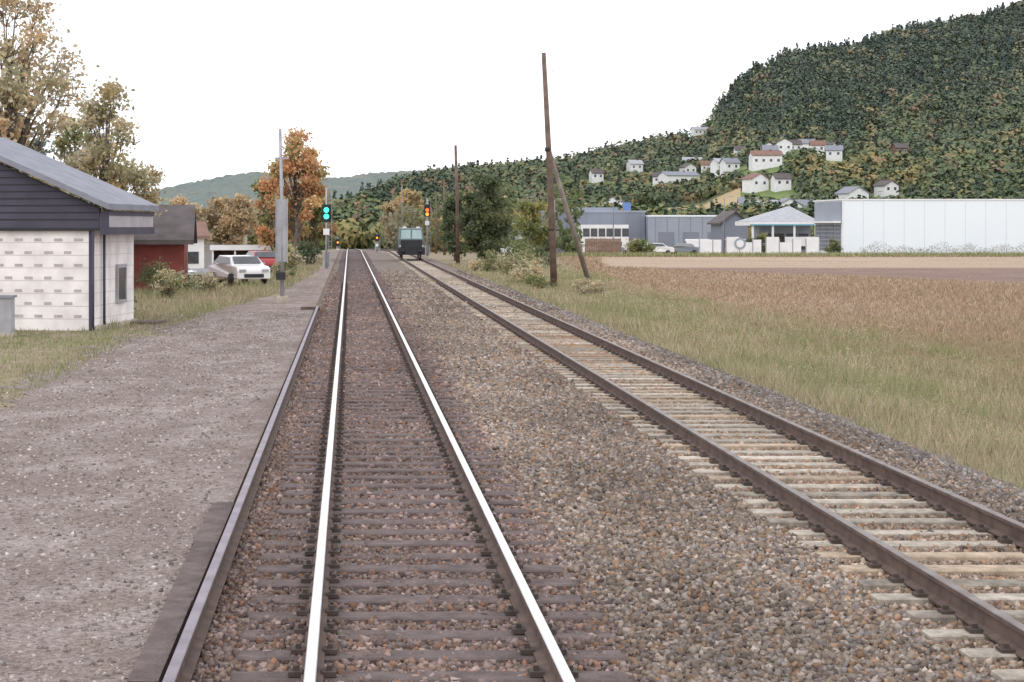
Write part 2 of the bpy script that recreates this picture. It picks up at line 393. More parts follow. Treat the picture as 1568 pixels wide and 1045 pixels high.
for i in range(46):
    y=random.uniform(260,430); x=random.uniform(-60,-7)
    it.append((x,y,random.uniform(6,10),random.uniform(6,9),0,random.choice([G2,YL,BR,PG,OR,G])))
for i in range(26):
    y=random.uniform(240,420); x=random.uniform(9.5,30)
    it.append((x,y,random.uniform(7,11.5),random.uniform(5,8),0,random.choice([YL,BR,YL,G2,G,PG])))
for i in range(30):
    y=random.uniform(500,640); x=random.uniform(-30,32)
    it.append((x,y,random.uniform(8,14),8,0,random.choice([BR,PG,G2,BR,YL])))
belt('distant_trees',it,340,.45)
# ------------------------------------------------------------------ individual trees
def tree(name,X,Y,h,w,pal,nc,nl,ls,seed,cb=.3,spread=.2,bare=0.,lean=0):
    random.seed(seed); zg=float(gz(X,Y)); e=empty(name,(X,Y,zg-.05))
    acc=([],[]); r0=h*.018+.03
    top=np.array([lean,0,h*.8]); 
    tp=[(0,0,0),(.1+lean*.2,0,h*.25),(lean*.5-.1,.1,h*.5),tuple(top)]
    tube(acc,tp,[r0*1.3,r0,r0*.65,r0*.2],9)
    P=[];C=[];Z=[]
    for i in range(nc):
        while True:
            a=np.array([random.uniform(-1,1) for _ in range(3)]); 
            if .25<np.linalg.norm(a)<1: break
        zc=h*(cb+1)/2; hh=h*(1-cb)/2
        shr=1-.35*max(0,a[2])
        c=np.array([a[0]*w/2*.85*shr+lean*.6,a[1]*w/2*.85*shr,zc+a[2]*hh*.9])
        b=max(.12,min(.78,(c[2]/h-.2)))*h
        st=np.array([lean*.5*b/h,0,b*.8])
        mid=(st+c)/2+np.array([0,0,.05*h*random.uniform(-.5,1)])
        tube(acc,[st,mid,c],[r0*.30,r0*.16,.012],5)
        for k in range(4):
            q=c+np.array([random.gauss(0,1) for _ in range(3)])*w*.1
            tube(acc,[mid*.4+c*.6,q],[r0*.08,.006],4)
        n=int(nl/nc*random.uniform(.5,1.5)*(1-bare*random.random()))
        sg=w*spread*random.uniform(.45,.8)
        pts=c+rng.normal(size=(n,3))*sg*np.array([.55,.55,.42])
        P.append(pts); base=np.array(random.choice(pal)); base=base*random.uniform(.8,1.15)
        cc=np.where(rng.uniform(size=(n,1))<.25,pick(pal,n),base[None,:]*(1+.15*rng.normal(size=(n,1))))
        C.append(cc)
    mesh('trunk_and_limbs',acc[0],acc[1],M_bark,e,True)
    P=np.concatenate(P);C=np.clip(np.concatenate(C),.01,.85)
    quads('foliage',P,ls*rng.uniform(.6,1.3,len(P)),C,M_leaf,e)
    return e
palY=[(.60,.51,.33),(.52,.47,.31),(.66,.50,.31),(.46,.45,.30),(.57,.51,.38)]
palO=[(.68,.38,.20),(.62,.33,.17),(.64,.47,.23),(.46,.40,.19),(.68,.44,.26)]
palG=[(.25,.28,.12),(.30,.30,.14),(.20,.23,.11)]
palD=[(.13,.16,.09),(.16,.19,.10),(.11,.14,.08)]
tree('birch_tree',-13.4,72,12.8,6.6,palY+[(.66,.46,.28)],56,11500,.11,11,.2,.17,.35)
tree('birch_tree',-15.8,68,14.0,5,palY,44,8500,.11,12,.2,.17,.4)
tree('maple_tree',-10.6,80,9.8,4.8,palY+[(.58,.46,.24),(.42,.40,.23)],52,11500,.11,13,.1,.17,.3)
tree('maple_tree',-12.6,84,8.4,4.6,palY+palG,40,8500,.12,15,.05,.18,.2)
tree('spruce_tree',-14.0,77,8.4,3.4,[(.27,.31,.29),(.23,.27,.25)],26,6500,.12,14,.1,.2)
tree('maple_tree',-4.1,140,10.4,5.4,palO,50,11500,.15,21,.16,.17,.2)
tree('autumn_tree',-5.9,146,8.4,4.4,palO+palG,34,7500,.15,22,.12,.18,.2)
tree('autumn_tree',-3.0,150,6.8,4.4,palG+[(.60,.34,.18)],30,7500,.16,23,.05,.2)
tree('birch_tree',-11.9,180,8.6,5.8,[(.60,.45,.28),(.54,.43,.27),(.46,.38,.25)],36,7000,.19,24,.1,.18,.2)
tree('birch_tree',-8.6,190,8.2,5.4,[(.54,.43,.27),(.38,.35,.22)]+palG,30,6500,.19,25,.1,.18)
tree('birch_tree',-16,178,7.5,5.4,palY,28,6000,.19,26,.1,.18)
tree('birch_tree',11.5,330,12.5,8,[(.60,.45,.24),(.52,.41,.23),(.44,.35,.2)],30,6000,.33,27,.15,.17)
tree('birch_tree',9,360,11.5,7,[(.56,.44,.26),(.42,.35,.24)],28,5500,.33,28,.15,.17)
tree('alder_tree',11.3,152,8.5,4.4,palD+[(.19,.21,.10)],52,12500,.15,31,.0,.19)
tree('alder_tree',12.3,162,7.8,4.2,palD+[(.22,.23,.11)],42,10000,.16,32,.0,.2)
tree('alder_tree',10.0,172,7.0,3.4,palD,32,7500,.17,33,.02,.2)
tree('autumn_tree',19.5,196,6.4,5.0,[(.27,.29,.12),(.36,.33,.13),(.2,.24,.11)],30,7000,.18,34,.1,.18)
for i,(x,y,h,w,p) in enumerate([(10.6,112,1.9,3.4,palG+palY),(11.6,124,2.4,3.6,palD+palG),(9.6,128,1.6,2.6,palG+palY),(9.9,103,1.3,2.0,palY),(13.2,135,2.2,4,palD),
     (-7.6,58,.9,1.6,palG+palD),(-7.1,72,1.2,1.8,palG+palY),(-6.4,80,.9,2.0,palG+palY),(-4.0,112,1.8,2.4,palG+palY),(-3.0,130,1.7,2.2,palD),(11,84,.9,1.6,palY),(9.4,92,.9,1.3,palG),(-3.4,95,1.1,1.4,palY+palG),(-8.4,80,1.5,2.2,palG+palD)]):
    tree('wild_shrub',x,y,h,w,p,18,2300,.05 if y<100 else .09,50+i,.0,.22,.4)
for i,(x,y,h,w,p) in enumerate([(47.5,210,2.6,2.4,palD+palG),(33,206,2.0,3.0,palG),(51,233,2.6,2.4,palD),(36,230,1.6,4,palY),(24.5,205,2.6,3,palD+palG),(21.5,200,2.4,3.0,palD),(56,212,2.2,2,palD+palG)]):
    tree('garden_shrub',x,y,h,w,p,16,2400,.13,80+i,.0,.25)
random.seed(9)
n=17000;X=rng.uniform(59,125,n);Hh=.35+.55*np.abs(np.sin(X*.9)*np.sin(X*.37+1))+.25*rng.uniform(size=n)
P=np.stack([X,rng.normal(211,.5,n),gz(X,211.)+rng.uniform(0,1,n)**1.2*Hh*1.6],1)
quads('hedge_row',P,rng.uniform(.04,.12,n),pick([(.36,.34,.30),(.28,.27,.24),(.25,.26,.17),(.40,.38,.34)],n),M_leaf,asp=.3)
Pw=[];Cw=[];Sw=[]
for i in range(420):
    y=22*(120/22)**random.random(); x=random.uniform(8.8,15.8); r=random.uniform(.12,.45); hh=random.uniform(.15,.6); k=int(random.uniform(50,110))
    p=np.array([x,y,float(gz(x,y))])+rng.normal(size=(k,3))*np.array([r,r,0])+np.stack([0*np.arange(k),0*np.arange(k),rng.uniform(.02,1,k)*hh],1)
    Pw.append(p);Cw.append(pick([random.choice([(.20,.26,.09),(.28,.32,.12),(.48,.40,.27),(.36,.25,.17),(.24,.25,.13),(.52,.45,.32)])],k,.2));Sw.append(rng.uniform(.4,1,k)*np.interp(y,[22,120],[.022,.06]))
quads('roadside_weeds',np.concatenate(Pw),np.concatenate(Sw),np.concatenate(Cw),M_leaf,asp=.4)
# ------------------------------------------------------------------ grass, field plants
def scat(n,x0,x1,y0,y1,pw=1.):
    y=y0*(y1/y0)**rng.uniform(size=n); x=rng.uniform(size=n)**pw; return x0(y)+(x1(y)-x0(y))*x,y
PG1=[(.28,.29,.14),(.42,.37,.24),(.52,.44,.31),(.22,.25,.12),(.37,.34,.20),(.56,.48,.35),(.38,.28,.20),(.50,.42,.29)]
def grass(name,n,x0,x1,y0,y1,h0,h1,pal,wk=.00022,pw=1.,gk=.15):
    X,Y=scat(n,x0,x1,y0,y1,pw)
    pt=.5+.5*np.sin(X*1.9+Y*.6)*np.sin(Y*.37-X*.8)
    hh=rng.uniform(h0,h1,n)*(.4+.8*pt)
    c=pick(pal,n); green=np.array([.22,.27,.11]); k=(np.sin(X*.9+2+.5*np.sin(Y*.8))*np.sin(Y*.21+X*.3)>gk)[:,None]*rng.uniform(0,.75,(n,1))
    c=c*(1-k)+green*k*(1+.2*rng.normal(size=(n,1)))
    blades(name,np.stack([X,Y,gz(X,Y)],1),hh,np.maximum(.003,wk*Y*rng.uniform(.6,1.3,n)),np.clip(c,.02,.8),M_grass)
grass('verge_grass',125000,lambda y:8.1+0*y,lambda y:np.interp(y,[15,94,150],[15,15,17]),15,150,.08,.38,PG1,.00022,1.,.22)
grass('yard_side_grass',22000,lambda y:np.interp(y,[18,50],[-12,-13]),lambda y:yl(y)+.4,18,50,.03,.17,[(.26,.30,.13),(.30,.31,.15),(.22,.26,.11),(.42,.36,.26),(.36,.29,.21)],.00026,.8)
grass('yard_edge_tufts',5000,lambda y:yl(y)-.5,lambda y:yl(y)+1.8,12,100,.02,.08,[(.32,.28,.19),(.26,.26,.16),(.38,.32,.24)],pw=2.)
grass('left_meadow_grass',36000,lambda y:-16+0*y,lambda y:yl(y)+.3,50,160,.08,.36,[(.27,.28,.14),(.34,.32,.18),(.44,.36,.25),(.23,.24,.13),(.44,.35,.26),(.36,.28,.21)],.00026)
n=3200;X,Y=scat(n,lambda y:-5.4+0*y,lambda y:-1.6+0*y,12,60)
blades('yard_weeds',np.stack([X,Y,gz(X,Y)],1),rng.uniform(.01,.045,n),np.full(n,.005),pick([(.30,.26,.18),(.24,.22,.15),(.2,.15,.12)],n),M_grass,.8)
n=190000
X,Y=scat(n,lambda y:np.vectorize(fx)(y)-.4,lambda y:np.maximum(14,.40*y+4),26,196)
inp=((Y>92)&(Y<190)&(X>np.interp(Y,[92,142,143,190],[42,22,20,26])))
keep=~inp|(rng.uniform(size=n)<.13)
X=X[keep];Y=Y[keep];inp=inp[keep];n=len(X)
rows=np.round(X/.5)*.5; X=np.where(rng.uniform(size=n)<.6,rows+rng.normal(0,.08,n),X)
pf=.5+.5*np.sin(X*.22+Y*.05)*np.sin(Y*.09-X*.1)
pal=pick([(.40,.28,.19),(.34,.24,.165),(.48,.36,.26),(.28,.20,.14),(.33,.29,.19),(.44,.31,.20),(.41,.33,.245),(.52,.42,.32)],n)
g=np.array([.29,.30,.15]); near=(np.clip((74-Y)/42,0,.85)*rng.uniform(0,1,n)*(.35+.65*(np.sin(X*.6)*np.sin(Y*.25)>-.2)))[:,None]; pal=pal*(1-near)+g*near
hh=rng.uniform(.07,.25,n)*(.5+.6*pf)*np.where(inp,.35,1)
blades('crop_stubble',np.stack([X,Y,gz(X,Y)+.01],1),hh,np.maximum(.008,.00034*Y*rng.uniform(.6,1.5,n)),np.clip(pal,.02,.8),M_grass,.5)
n=9000;X=rng.uniform(14,60,n)*1.5;Y=rng.uniform(193,201,n)
blades('field_edge_grass',np.stack([X,Y,gz(X,Y)],1),rng.uniform(.15,.6,n),np.full(n,.07),pick([(.24,.28,.11),(.30,.32,.13),(.3,.3,.17),(.42,.38,.24)],n),M_grass,.4)
# ------------------------------------------------------------------ tracks
XL=.52; XR=5.16
ysr=[-6]+list(range(0,201,10))+list(range(220,900,20))
prof=[(-.07,-.172),(.07,-.172),(.07,-.160),(.012,-.145),(.010,-.045),(.036,-.035),(.036,-.006),(.030,0),(-.030,0),(-.036,-.006),(-.036,-.035),(-.010,-.045),(-.012,-.145),(-.07,-.160)]
def rail(name,X,m_top,m_side,Y=ysr,dz=0,parent=None):
    v=[];f=[];mi=[];n=len(prof)
    for y in Y:
        for (a,b) in prof: v.append((X+a,y,b+dz+float(drop(y))))
    for j in range(len(Y)-1):
        for i in range(n):
            a=j*n+i;b=j*n+(i+1)%n; f.append((a,b,b+n,a+n)); mi.append(0 if i in (6,7,8) else 1)
    f.append(tuple(range(n))[::-1]); mi.append(1); f.append(tuple((len(Y)-1)*n+i for i in range(n))); mi.append(1)
    return mesh(name,v,f,[m_top,m_side],parent,False,mi)
tl=empty('main_railway_track',(0,0,0)); rail('rail_left',XL-.75,M_polish,M_rust,parent=tl); rail('rail_right',XL+.75,M_polish,M_rust,parent=tl)
tr=empty('side_railway_track',(0,0,0)); rail('rail_left',XR-.75,M_dull,M_rust,parent=tr); rail('rail_right',XR+.75,M_dull,M_rust,parent=tr)
es=empty('yard_edge_rail',(0,0,0)); rail('edge_rail',-1.04,M_greyrail,M_rust,list(range(-6,61,3)),0.01,es)
boxes('edge_timber',[(-1.33+random.uniform(-.02,.02),-1.13,y,y+2.36,-.22,-.075+random.uniform(-.015,.01)) for y in np.arange(-6,17,2.4)],M_timber,es)
boxes('end_timber',[(-1.6,-.98,60.02,60.25,-.25,-.02)],M_timber,es)
def sleepers(name,X,hw,w,z,m,par,y1=300,col=None):
    v=[];f=[];y=-4.2;vc=[]
    while y<y1:
        c=X+random.uniform(-.03,.03); yy=y+random.uniform(-.015,.015); dz=float(drop(y))+random.uniform(-.012,.004); ww=w*random.uniform(.88,1.05)
        a=random.uniform(-.012,.012); b=len(v); hx=hw*random.uniform(.96,1.03)
        if col:
            k0=random.uniform(.55,1.05); base=np.array(col)*k0
            if random.random()<.25: base=base*np.array([1.0,.90,.80])
        for zz,k in((z-.16,1),(z-.012,1),(z,.86)):
            e=(0 if k==1 else .02)
            v+=[(c-hx+e,yy-ww/2*k-a,zz+dz),(c+hx-e,yy-ww/2*k+a,zz+dz),(c+hx-e,yy+ww/2*k+a,zz+dz),(c-hx+e,yy+ww/2*k-a,zz+dz)]
            if col: vc+=[(*np.clip(base*random.uniform(.8,1.1),0,1),1) for _ in range(4)]
        for L in (0,4):
            f+=[(b+L,b+L+1,b+L+5,b+L+4),(b+L+1,b+L+2,b+L+6,b+L+5),(b+L+2,b+L+3,b+L+7,b+L+6),(b+L+3,b+L,b+L+4,b+L+7)]
        f.append((b+8,b+9,b+10,b+11)); y+=.6
    o=mesh(name,v,f,m,par)
    if col:
        at=o.data.color_attributes.new('Col','FLOAT_COLOR','POINT'); at.data.foreach_set('color',np.array(vc,np.float32).reshape(-1))
sleepers('sleepers',XL,1.25,.25,-.176,M_timber,tl)
# weathered concrete: per-sleeper colour times stain noise
nt=M_slp.node_tree; b=nt.nodes['Principled BSDF']; a_=[n for n in nt.nodes if n.type=='ATTRIBUTE'][0]
g_=nt.nodes.new('ShaderNodeNewGeometry'); n_=nt.nodes.new('ShaderNodeTexNoise'); n_.inputs['Scale'].default_value=6; n_.inputs['Detail'].default_value=8; n_.inputs['Roughness'].default_value=.7
nt.links.new(g_.outputs['Position'],n_.inputs['Vector'])
m_=nt.nodes.new('ShaderNodeMapRange'); m_.inputs[1].default_value=.35; m_.inputs[2].default_value=.65; m_.inputs[3].default_value=.55; m_.inputs[4].default_value=1.15
nt.links.new(n_.outputs['Fac'],m_.inputs[0]); v_=nt.nodes.new('ShaderNodeVectorMath'); v_.operation='SCALE'
nt.links.new(a_.outputs['Color'],v_.inputs[0]); nt.links.new(m_.outputs[0],v_.inputs['Scale']); nt.links.new(v_.outputs[0],b.inputs['Base Color'])
sleepers('sleepers',XR,1.15,.23,-.172,M_slp,tr,col=(.56,.50,.42))
for X,par in((XL,tl),(XR,tr)):
    L=[];y=-4.2
    while y<90:
        for rx in(-.75,.75):
            for sg in(-1,1):
                x=X+rx+sg*.105
                L.append((x-.045,x+.045,y-.06,y+.06,-.176,-.145)); L.append((x-.018,x+.018,y-.02,y+.02,-.145,-.115))
        y+=.6
    boxes('rail_fastenings',L,M_plate,par)
CUBE=np.array([(-1,-1,-1),(1,-1,-1),(1,1,-1),(-1,1,-1),(-1,-1,1),(1,-1,1),(1,1,1),(-1,1,1)],float)
def stones(name,X,Y,Z,R,C):
    n=len(X); V=CUBE[None]*np.array([1,.8,.65])*rng.uniform(.75,1.1,(n,1,3))+rng.normal(0,.2,(n,8,3)); V[:,4:,:2]*=.72
    q=norm(rng.normal(size=(n,4))); w,x,y,z=q.T
    Rm=np.stack([1-2*(y*y+z*z),2*(x*y-z*w),2*(x*z+y*w),2*(x*y+z*w),1-2*(x*x+z*z),2*(y*z-x*w),2*(x*z-y*w),2*(y*z+x*w),1-2*(x*x+y*y)],1).reshape(n,3,3)
    V=np.einsum('nij,nkj->nki',Rm,V)*R[:,None,None]+np.stack([X,Y,Z],1)[:,None,:]
    npmesh(name,V,8,BF,C,M_stone)
palS=[(.25,.215,.18),(.20,.17,.145),(.31,.27,.225),(.175,.155,.14),(.40,.365,.33),(.27,.21,.155),(.235,.225,.225),(.29,.195,.13),(.33,.30,.28),(.15,.125,.115),(.22,.20,.17)]
zbv=np.vectorize(zb)
def ballast_patch(name,n,y0,y1,xa,xb,r0,r1,pal,dz=0,fade=0):
    Y=rng.uniform(y0,y1,n); X=rng.uniform(xa,xb,n)
    k=(X/Y<.40)&(X/Y>-.2)
    if fade: k&=rng.uniform(size=n)<(y1-Y)/(y1-y0)
    X=X[k];Y=Y[k];n=len(X)
    C=pick(pal,n,.2)
    f=(sm((X+1.1)/.1)*sm((2.1-X)/.5))[:,None]; C=C*(1-f)+C*np.array([.84,.75,.79])*f
    rst=(sm((X-3.9)/.4)*sm((6.5-X)/.4))[:,None]; C=C*(1-rst)+C*np.array([1.15,1.06,.98])*rst
    ir=rst*(np.exp(-((Y-42)/7)**2)*.8)[:,None]; C=C*(1-ir)+np.array([.36,.22,.12])*ir
    f2=sm((X-6.6)/.5)[:,None]; C=C*(1-f2)+C*np.array([.84,.91,1.0])*f2
    ptc=(.92+.2*np.sin(X*1.3+Y*.35)*np.sin(Y*.5-X*.7))[:,None]
    stones(name,X,Y,zbv(X,Y)+dz+rng.uniform(-.012,.014,n),rng.uniform(r0,r1,n),C*ptc*np.array([1.07,.99,.94]))
ballast_patch('ballast_stones',62000,7.5,18,-1.0,8.0,.014,.032,palS)
ballast_patch('ballast_stones',56000,18,32,-1.0,8.3,.018,.036,palS)
ballast_patch('ballast_stones',44000,32,60,-1.0,8.3,.028,.046,palS)
ballast_patch('ballast_stones',30000,60,120,-1.0,8.3,.035,.055,palS,fade=1)
n=18000;Y=8*(60/8)**rng.uniform(size=n);X=rng.uniform(-6,-1.35,n)
stones('yard_stones',X,Y,gz(X,Y)+.004,rng.uniform(.005,.02,n)*np.interp(Y,[8,45],[1,1.4]),pick([(.31,.26,.24),(.23,.19,.175),(.42,.38,.36),(.18,.15,.135)],n))
# ------------------------------------------------------------------ poles
def wpole(name,b,t,r,m=M_pole):
    e=empty(name,b); d=np.array(t)-np.array(b)
    tubes('pole',[([(0,0,-.3),tuple(d*.5+np.array([.04,0,0])),tuple(d)],[r*1.1,r*.9,r*.65])],m,e,10)
    return e,d
e,d=wpole('utility_pole',(10.6,94.6,-.6),(10.05,94.6,11.6),.17)
tubes('support_strut',[([(2.35,3.0,-.3),(-.30,.1,7.3)],[.15,.11])],M_polegrey,e,10)
tubes('insulators',[([(-.4,0,11.6),(-.55,0,11.6),(-.55,0,11.8)],[.02,.02,.05]),([(-.3,0,11.2),(-.1,0,11.2),(-.1,0,11.4)],[.02,.02,.05])],M_white,e,6)
tubes('step_bands',[([(-.13,0,3),(-.13,0,3.1)],[.175,.175]),([(-.33,0,7.1),(-.33,0,7.3)],[.16,.16])],M_black,e,10)
e,d=wpole('utility_pole',(9.2,155,-.6),(9.0,155,9.5),.17)
e,d=wpole('utility_pole',(11.4,219,-.8),(11.3,219,8.2),.16)
e,d=wpole('utility_pole',(12.4,262,-1.3),(12.4,262,7.6),.16)
e,d=wpole('utility_pole',(8.6,300,-1.7),(8.6,300,9.5),.17,M_polegrey)
e=empty('signal_mast',(-2.42,66,-.15))
tubes('mast',[([(0,0,0),(-.02,0,3.5),(-.08,0,6.3)],[.075,.065,.05])],M_galv,e,8)
boxes('signal_back_panel',[(-.22,.18,-.06,-.02,1.5,3.75)],M_galv,e)
boxes('panel_ribs',[(-.24,-.21,-.10,-.01,1.45,3.8),(.17,.20,-.10,-.01,1.45,3.8)],M_galv,e)
boxes('control_box',[(-.22,.12,-.28,-.08,.85,1.12)],M_black,e)
boxes('foot',[(-.2,.2,-.2,.2,0,.25)],M_conc,e)
boxes('cross_bracket',[(-.25,.2,-.03,.03,5.2,5.26),(-.1,.05,-.05,.05,4.2,4.5)],M_galv,e)
def signal(name,x,y,z0,zh,lamps,mtop,s=1.):
    e=empty(name,(x,y,z0))
    tubes('mast',[([(0,.12,0),(0,.12,mtop)],[.07,.06])],M_galv,e,8)
    k=.30*s
    L=[(-k,k,0,.05,zh-.58*s,zh+.58*s)]
    boxes('backplate',L,M_black,e)
    boxes('white_plate',[(-.2*s,.2*s,-.02,.0,zh-1.4*s,zh-1.0*s)],M_white,e)
    boxes('relay_cabinet',[(-.25,.25,.2,.5,.1,1.1)],M_galv,e)
    boxes('ladder',[(.14,.17,.2,.23,.2,mtop-.2),(.34,.37,.2,.23,.2,mtop-.2)]+[(.17,.34,.205,.225,a,a+.03) for a in np.arange(.4,mtop-.3,.35)],M_galv,e)
    for i,(dz,m) in enumerate(lamps):
        v=[]
        for a in range(16): v.append((.17*s*math.cos(a*math.pi/8),-.03,zh+dz+.17*s*math.sin(a*math.pi/8)))
        mesh('lamp_lens_%d'%i,v,[tuple(range(16))],m,e)
        v=[];f=[]
        for a in range(9):
            t=a*math.pi/8
            for yv in(-.3,-.01): v.append((.2*s*math.cos(t),yv,zh+dz+.2*s*math.sin(t)))
        for a in range(8): f.append((2*a,2*a+1,2*a+3,2*a+2))
        mesh('hood_%d'%i,v,f,M_black,e)
def emat(name,c,s):
    m,nt,b=newmat(name); b.inputs['Base Color'].default_value=(*c,1)
    b.inputs['Emission Color'].default_value=(*c,1); b.inputs['Emission Strength'].default_value=s
    return m
MG=emat('green_lamp',(.05,1,.62),2.5);MR=emat('red_lamp',(1,.12,.03),2.2);MO=emat('amber_lamp',(1,.36,.04),1.6)
signal('far_headlight_signal',-1.5,119,-.15,3.62,[(.22,MG),(-.2,MG)],5.3)
signal('far_headlight_signal',7.45,175,-.25,4.4,[(.05,MR),(-.35,MO)],5.6)
signal('far_headlight_signal',3.1,205,-.25,1.6,[(0,MO)],2.1,.7)
signal('far_headlight_signal',-1.9,300,-1.3,1.3,[(0,MO)],2.3,1.0)  # signal parts stand in for a distant vehicle headlight
# ------------------------------------------------------------------ track machine
e=empty('track_maintenance_vehicle',(XR-.1,149,0)); 
boxes('underframe',[(-1.05,1.05,0,7,.38,.75)],M_black,e)
M_cab=mat('cab_paint',(.10,.14,.15),(.13,.17,.18),1,.5)
cab=[(-1.02,.15,.75),(1.02,.15,.75),(1.02,3.2,.75),(-1.02,3.2,.75),(-1.02,.15,1.55),(1.02,.15,1.55),(1.02,3.2,1.55),(-1.02,3.2,1.55),(-.9,.45,2.45),(.9,.45,2.45),(.95,3.1,2.5),(-.95,3.1,2.5)]
mesh('cab',cab,[(0,1,5,4),(1,2,6,5),(2,3,7,6),(3,0,4,7),(4,5,9,8),(5,6,10,9),(6,7,11,10),(7,4,8,11),(8,9,10,11)],M_cab,e)
M_glass=mat('cab_glass',(.30,.42,.42),(.24,.34,.35),1,.1,spec=.8)
mesh('windscreen',[(-.86,.17,1.62),(-.06,.17,1.62),(-.06,.40,2.34),(-.8,.40,2.34),(.06,.17,1.62),(.86,.17,1.62),(.8,.40,2.34),(.06,.40,2.34)],[(0,1,2,3),(4,5,6,7)],M_glass,e)
boxes('roof_lights',[(-.7,-.4,.4,.6,2.46,2.6),(.4,.7,.4,.6,2.46,2.6)],M_white,e)
boxes('front_bonnet',[(-.85,.85,-.1,.14,.86,1.5)],M_black,e)
boxes('loader_deck',[(-1.05,1.05,3.3,7,.75,1.5)],M_black,e)
boxes('buffer_beam',[(-1.1,1.1,-.12,0,.3,.85)],M_black,e)
tubes('buffers',[([(-.7,-.45,.6),(-.7,-.1,.6)],[.17,.1]),([(.7,-.45,.6),(.7,-.1,.6)],[.17,.1])],M_black,e)
tubes('wheels',[([(x-.06,y,.4),(x+.06,y,.4)],[.4,.4]) for x in(-.75,.75) for y in(.9,5.6)],M_rust,e,18)
boxes('headlights',[(-.98,-.87,.12,.149,.95,1.1),(.87,.98,.12,.149,.95,1.1)],M_white,e)
# ------------------------------------------------------------------ station house left
rot=-.17
h=empty('white_block_house',(-6.97,49.4,-.2),rot)
def wallmat():
    m,nt,b=newmat('painted_block_wall'); b.inputs['Roughness'].default_value=.85
    tc=nt.nodes.new('ShaderNodeTexCoord')
    n=nt.nodes.new('ShaderNodeTexNoise'); n.inputs['Scale'].default_value=1.6; n.inputs['Detail'].default_value=8
    nt.links.new(tc.outputs['Object'],n.inputs['Vector'])
    r=nt.nodes.new('ShaderNodeValToRGB'); r.color_ramp.elements[0].color=(.68,.64,.63,1); r.color_ramp.elements[1].color=(.88,.84,.82,1); r.color_ramp.elements[0].position=.3; r.color_ramp.elements[1].position=.6
    nt.links.new(n.outputs['Fac'],r.inputs['Fac']); nt.links.new(r.outputs['Color'],b.inputs['Base Color'])
    return m
M_block=wallmat()
W=8.2;Dp=4.0
V=[(0,0,-.3),(-W,0,-.3),(-W,Dp,-.3),(0,Dp,-.3),(0,0,2.75),(-W,0,2.75),(-W,Dp,2.75),(0,Dp,2.75)]
mesh('block_walls',V,[(1,0,4,5),(0,3,7,4),(3,2,6,7),(2,1,5,6)],M_block,h)
L=[]
for r in range(7):
    z=.35+r*.345
    for i in range(11):
        x=-.32-i*.56-(.28 if r%2 else 0)
        L.append((x-.17,x+.06+random.uniform(-.03,.03),-.010,-.003,z,z+.075))
boxes('block_ledges',L,mat('block_grey_dashes',(.50,.46,.46),(.40,.37,.37),6,.9),h)  # grey dashes of the masonry pattern
boxes('course_joints',[(-W,-.07,-.006,-.0025,.31+r*.345,.325+r*.345) for r in range(7)],mat('mortar_joint',(.62,.58,.58),(.56,.52,.52),6,.9),h)
boxes('side_course_joints',[(.0025,.006,.03,Dp,.31+r*.345,.325+r*.345) for r in range(7)],mat('mortar_joint_side',(.62,.58,.58),(.56,.52,.52),6,.9),h)
sl=.46
G=[(.25,-.08,2.76),(-W-.25,-.08,2.76),(-W-.25,-.08,3.3),(-W/2,-.08,3.3+sl*(W/2)),(.25,-.08,3.3)]
G2_=[(a,.12,c) for a,b,c in G]
mesh('gable_siding',G+G2_,[(1,0,4,3,2),(5,6,7,8,9),(0,1,6,5)],M_slate,h)
L=[]
for i in range(9):
    z=3.0+i*.19
    x0=min(.2,.2-(z-3.3)/sl)
    L.append((-W-.2+max(0,(z-3.3)/sl),x0,-.10,-.083,z,z+.02))
boxes('siding_boards',L,M_black,h)
boxes('fascia_band',[(-W-.3,.3,-.14,-.102,2.70,2.78)],M_black,h)
R=[]
for (xa,za,xb,zb_) in ((.62,3.27,-W/2,3.42+sl*(W/2)),(-W-.62,3.27,-W/2,3.42+sl*(W/2))):
    R+=[(xa,-.45,za),(xb,-.45,zb_),(xb,Dp+.5,zb_),(xa,Dp+.5,za)]; R+=[(a,b,c+.16) for a,b,c in R[-4:]]
F=[]
for b in(0,8): F+=[tuple(i+b for i in q) for q in BF]
mesh('roof',R,F,M_roofg,h)
boxes('side_eave_box',[(.02,.5,-.02,Dp+.3,2.72,3.18)],mat('eave_board',(.45,.42,.44),(.36,.34,.36),2,.7),h)
boxes('eave_trim',[(.50,.53,-.1,Dp+.35,2.6,2.8),(.50,.53,-.1,Dp+.35,3.12,3.24),(.3,.53,-.14,-.105,2.6,3.24)],M_slate,h)
boxes('side_window',[(.003,.05,2.3,3.0,.75,1.65)],M_dark,h)
boxes('side_window_frame',[(.003,.07,2.2,2.3,.65,1.75),(.003,.07,3.0,3.1,.65,1.75),(.003,.07,2.3,3.0,1.65,1.75),(.003,.07,2.3,3.0,.65,.75)],M_galv,h)
tubes('downpipe',[([(.08,-.1,0),(.08,-.1,2.7)],[.035,.035]),([(.08,.9,0),(.08,.9,2.7)],[.04,.04])],M_slate,h,8)
boxes('corner_boards',[(-.06,.03,-.04,-.014,-.1,2.7)],M_slate,h)
boxes('plinth',[(.008,.12,0,Dp,-.3,.12)],M_conc,h)
boxes('doorstep',[(.13,.9,3.2,4.4,-.3,.08)],M_timber,h)
c=empty('electrical_cabinet',(-8.95,46.5,-.2)); boxes('cabinet_body',[(-.45,.35,0,.5,.1,1.0)],M_galv,c); boxes('cabinet_base',[(-.5,.4,-.02,.52,-.1,.1)],M_conc,c)
boxes('cabinet_roof',[(-.5,.4,-.05,.55,1.0,1.06)],M_roofg,c); boxes('door_seam',[(-.06,-.05,-.006,-.002,.15,.95)],M_black,c)
house('red_barn',-9.15,88.5,-.75,2.5,4.5,2.75,1.4,.05,M_red,M_roofd,'x',1,nw=1,ws=.16,chim=False,trim=M_red)
